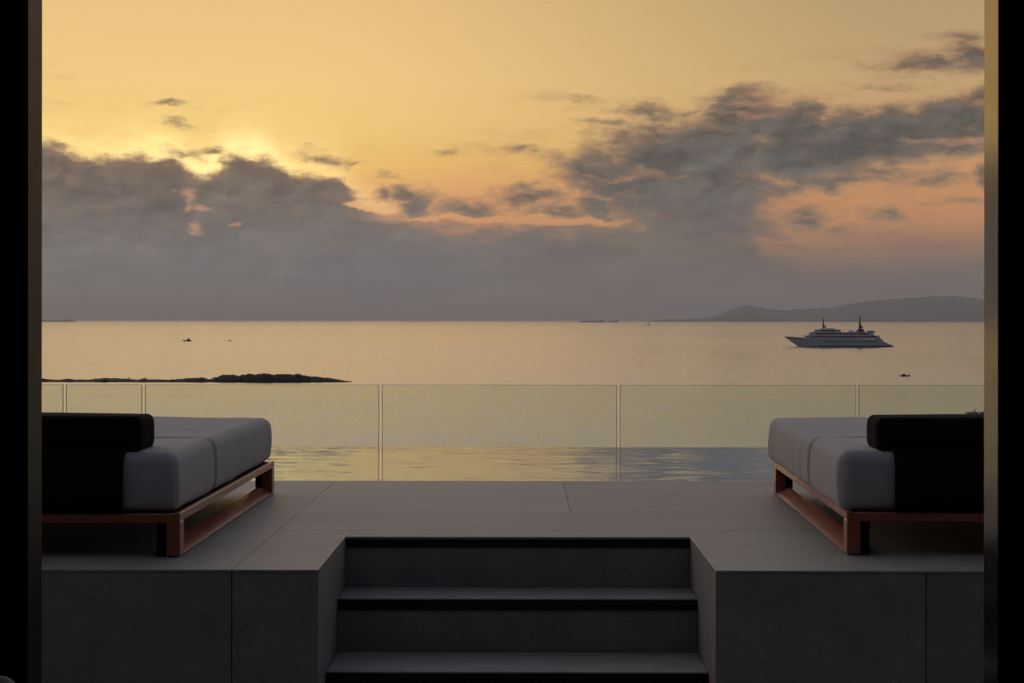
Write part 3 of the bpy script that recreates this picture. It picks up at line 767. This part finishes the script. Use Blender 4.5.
    for sgn in (-1, 1):
        bm = bmesh.new()
        for i in range(22):
            xx = 4 + i*0.55; box(bm, xx, xx + 0.08, sgn*(1.4 + i*0.13), sgn*(1.5 + i*0.13), 7.6, 9.1 - i*0.02)
        obj('railing', bm, M['deckw'], y)
    return y
yacht()
def small_boat(px, py, length_px, label, cabin, hm, people=0, flip=False, mat_h=None):
    p = on_plane(px, py, SEA_Z); Lb = length_px * p.y / F
    b = empty('boat', p, math.pi if flip else 0); tag(b, label, 'boat', None)
    k = Lb / 8.0; b.scale = (k, k, k)
    stt = [(-4, 0.1, 0.05, 1.35, -0.2, 0.9), (-3, 0.8, 0.4, 1.2, -0.2, 0.5), (-1, 1.25, 0.9, 1.0, -0.2, 0.1), (2, 1.3, 1.0, 0.9, -0.2, 0), (4, 1.15, 0.9, 0.95, -0.2, -0.1)]
    obj('hull', hull_mesh(stt), mat_h or M['mastm'], b)
    if cabin:
        bm = bmesh.new(); tier(bm, 0.0, 2.6, 0.8, 0.95, hm, 0.4, 0.1, 0.5); c_ = obj('cabin', bm, M['mastm'], b)
        for sgn in (-1, 1):
            bm = bmesh.new(); box(bm, 0.9, 2.2, sgn*0.78, sgn*0.84, 1.3, min(hm - 0.15, 1.7)); obj('window', bm, M['window'], c_)
    else:
        bm = bmesh.new(); box(bm, 2.9, 3.9, -0.35, 0.35, 0.8, 1.7, 0.1, 2); obj('outboard', bm, M['rubber'], b)
        bm = bmesh.new(); box(bm, -1.0, -0.7, -1.05, 1.05, 0.92, 1.02); obj('bench', bm, M['teakdeck'], b)
        bm = bmesh.new(); box(bm, 1.0, 1.3, -1.05, 1.05, 0.92, 1.02); obj('bench', bm, M['teakdeck'], b)
    return b
small_boat(187, 341.3, 9, 'tiny dark cabin boat on the open water, left one of the pair above the reef', True, 2.6)
small_boat(229.5, 341.2, 4, 'smallest dark speck of a boat, right one of the pair above the reef', True, 3.0)
small_boat(905.5, 376.4, 10, 'small dark open motorboat in front of and below the yacht', True, 2.0, flip=True)
small_boat(899.5, 375.6, 3.2, 'tiny dinghy trailing beside the motorboat below the yacht', False, 2.0)
small_boat(648, 325.2, 4.5, 'faint distant boat under the left tip of the far hills', True, 2.6)
def cargo(px0, px1, label, dist, h):
    p0 = at_depth(px0, HOR, dist); p1 = at_depth(px1, HOR, dist); Lc = p1.x - p0.x
    b = empty('cargo_ship', (p0.x, dist, SEA_Z)); tag(b, label, 'ship', 'ships on the horizon')
    stt = [(0, 1, 0.5, h, -1, Lc*0.03), (Lc*0.05, 10, 6, h*0.9, -1, Lc*0.01), (Lc*0.2, 15, 13, h*0.8, -1, 0), (Lc*0.9, 15, 13, h*0.8, -1, 0), (Lc, 12, 8, h*0.9, -1, -Lc*0.01)]
    obj('hull', hull_mesh(stt), M['rust'], b)
    bm = bmesh.new(); tier(bm, Lc*0.78, Lc*0.90, 12, h*0.8, h*1.75, 1, 1, 4); br = obj('bridge', bm, M['mastm'], b)
    bm = bmesh.new(); box(bm, Lc*0.785, Lc*0.895, -12.4, -12.0, h*1.45, h*1.6); obj('window', bm, M['window'], br)
    bm = bmesh.new()
    for i in range(6): box(bm, Lc*(0.14 + 0.1*i), Lc*(0.225 + 0.1*i), -12, 12, h*0.8, h*(1.0 + 0.12*((i*7) % 3)))
    obj('cargo_stack', bm, M['rust'], b)
cargo(24, 75, 'long low ship on the horizon, cut by the left door edge', 19000.0, 12.0)
cargo(579, 606, 'long low ship on the horizon, left of the far hills', 19000.0, 13.0)
cargo(607.5, 619, 'shorter ship on the horizon, close to the right of a longer one', 19000.0, 12.0)

# ------------------------------------------------------------------ tree whose top shows over the right headrest
def tree(px, py, dist, hgt):
    top = at_depth(px, py, dist); rnd = random.Random(3)
    b = empty('shrub_tree', (top.x, top.y, top.z - hgt)); tag(b, 'dark green bush top showing above the right headrest by the door edge', 'tree')
    bm = bmesh.new()
    def limb(a, c, r0, r1):
        d = c - a; q = d.to_track_quat('Z', 'Y').to_matrix().to_4x4()
        bmesh.ops.create_cone(bm, cap_ends=True, segments=8, radius1=r0, radius2=r1, depth=d.length, matrix=Matrix.Translation((a + c)/2) @ q)
    limb(Vector((0,0,0)), Vector((0.05,0,hgt*0.5)), 0.07, 0.05)
    tips = []
    for i in range(9):
        a = i*2.4; t_ = Vector((0.05 + 0.5*math.cos(a)*rnd.uniform(.5,1), 0.5*math.sin(a), hgt*rnd.uniform(0.68, 0.93)))
        limb(Vector((0.05,0,hgt*0.48)), t_, 0.035, 0.012); tips.append(t_)
    tips.append(Vector((0, 0, hgt*0.93)))
    obj('trunk', bm, M['bark'], b)
    bm = bmesh.new()
    for t_ in tips:
        for i in range(420):
            v_ = Vector((rnd.gauss(0,1), rnd.gauss(0,1), rnd.gauss(0,0.8))); v_ = v_.normalized() * rnd.random()**0.5 * 0.27
            c_ = t_ + v_
            if c_.z > hgt: c_.z = hgt - rnd.random()*0.05
            n1 = Vector((rnd.uniform(-1,1), rnd.uniform(-1,1), rnd.uniform(-1,1))).normalized(); n2 = n1.orthogonal().normalized()
            l_, w_ = 0.05*rnd.uniform(.7,1.3), 0.016
            n3 = n1.cross(n2)
            a_ = [bm.verts.new(c_ - n1*l_), bm.verts.new(c_ + n2*w_), bm.verts.new(c_ + n1*l_), bm.verts.new(c_ - n2*w_)]
            bm.faces.new(a_)
    obj('crown', bm, M['leaf'], b)
tree(982, 410.8, 14.2, 3.6)

# ------------------------------------------------------------------ chair in the room: only its rounded top is seen
cp = at_depth(-2, 676.8, 2.55)
ch = empty('chair', (cp.x - 0.2, cp.y, FZ)); tag(ch, 'dark grey chair with rounded back, its top just showing in the bottom left corner', 'chair')
hb = cp.z - FZ
bm = soft_box(0.46, 0.06, 0.42, 0.028, 0.006, 0.001, 3.0, (14, 6, 10)); obj('backrest', move(bm, 0, 0, hb - 0.42), M['fabric'], ch, True)
bm = soft_box(0.48, 0.46, 0.08, 0.03, 0.01, 0.001, 4.0, (12, 12, 6)); obj('seat', move(bm, 0, -0.22, 0.42), M['fabric'], ch, True)
for (a, c2, z_) in ((-0.2, -0.42, 0.42), (0.2, -0.42, 0.42), (-0.2, -0.005, hb - 0.4), (0.2, -0.005, hb - 0.4)):
    bm = bmesh.new(); box(bm, a - 0.014, a + 0.014, c2 - 0.014, c2 + 0.014, 0, z_, 0.004, 1); obj('leg', bm, M['rubber'], ch)

# ------------------------------------------------------------------ sea haze
HAZE = True
if HAZE:
    bm = bmesh.new(); box(bm, -86000, 86000, -86000, 86000, SEA_Z - 1200, 620)
    hm = bpy.data.materials.new('haze'); hm.use_nodes = True; t = NT(hm.node_tree); t.n.clear()
    pv = t.node('ShaderNodeVolumePrincipled'); pv.inputs['Color'].default_value = (0.82, 0.86, 0.98, 1); pv.inputs['Density'].default_value = 4.0e-5; pv.inputs['Anisotropy'].default_value = 0.45
    ho = t.node('ShaderNodeOutputMaterial'); t.l.new(pv.outputs[0], ho.inputs['Volume'])
    tag(obj('haze', bm, hm), 'thin evening haze over the sea', kind='stuff')
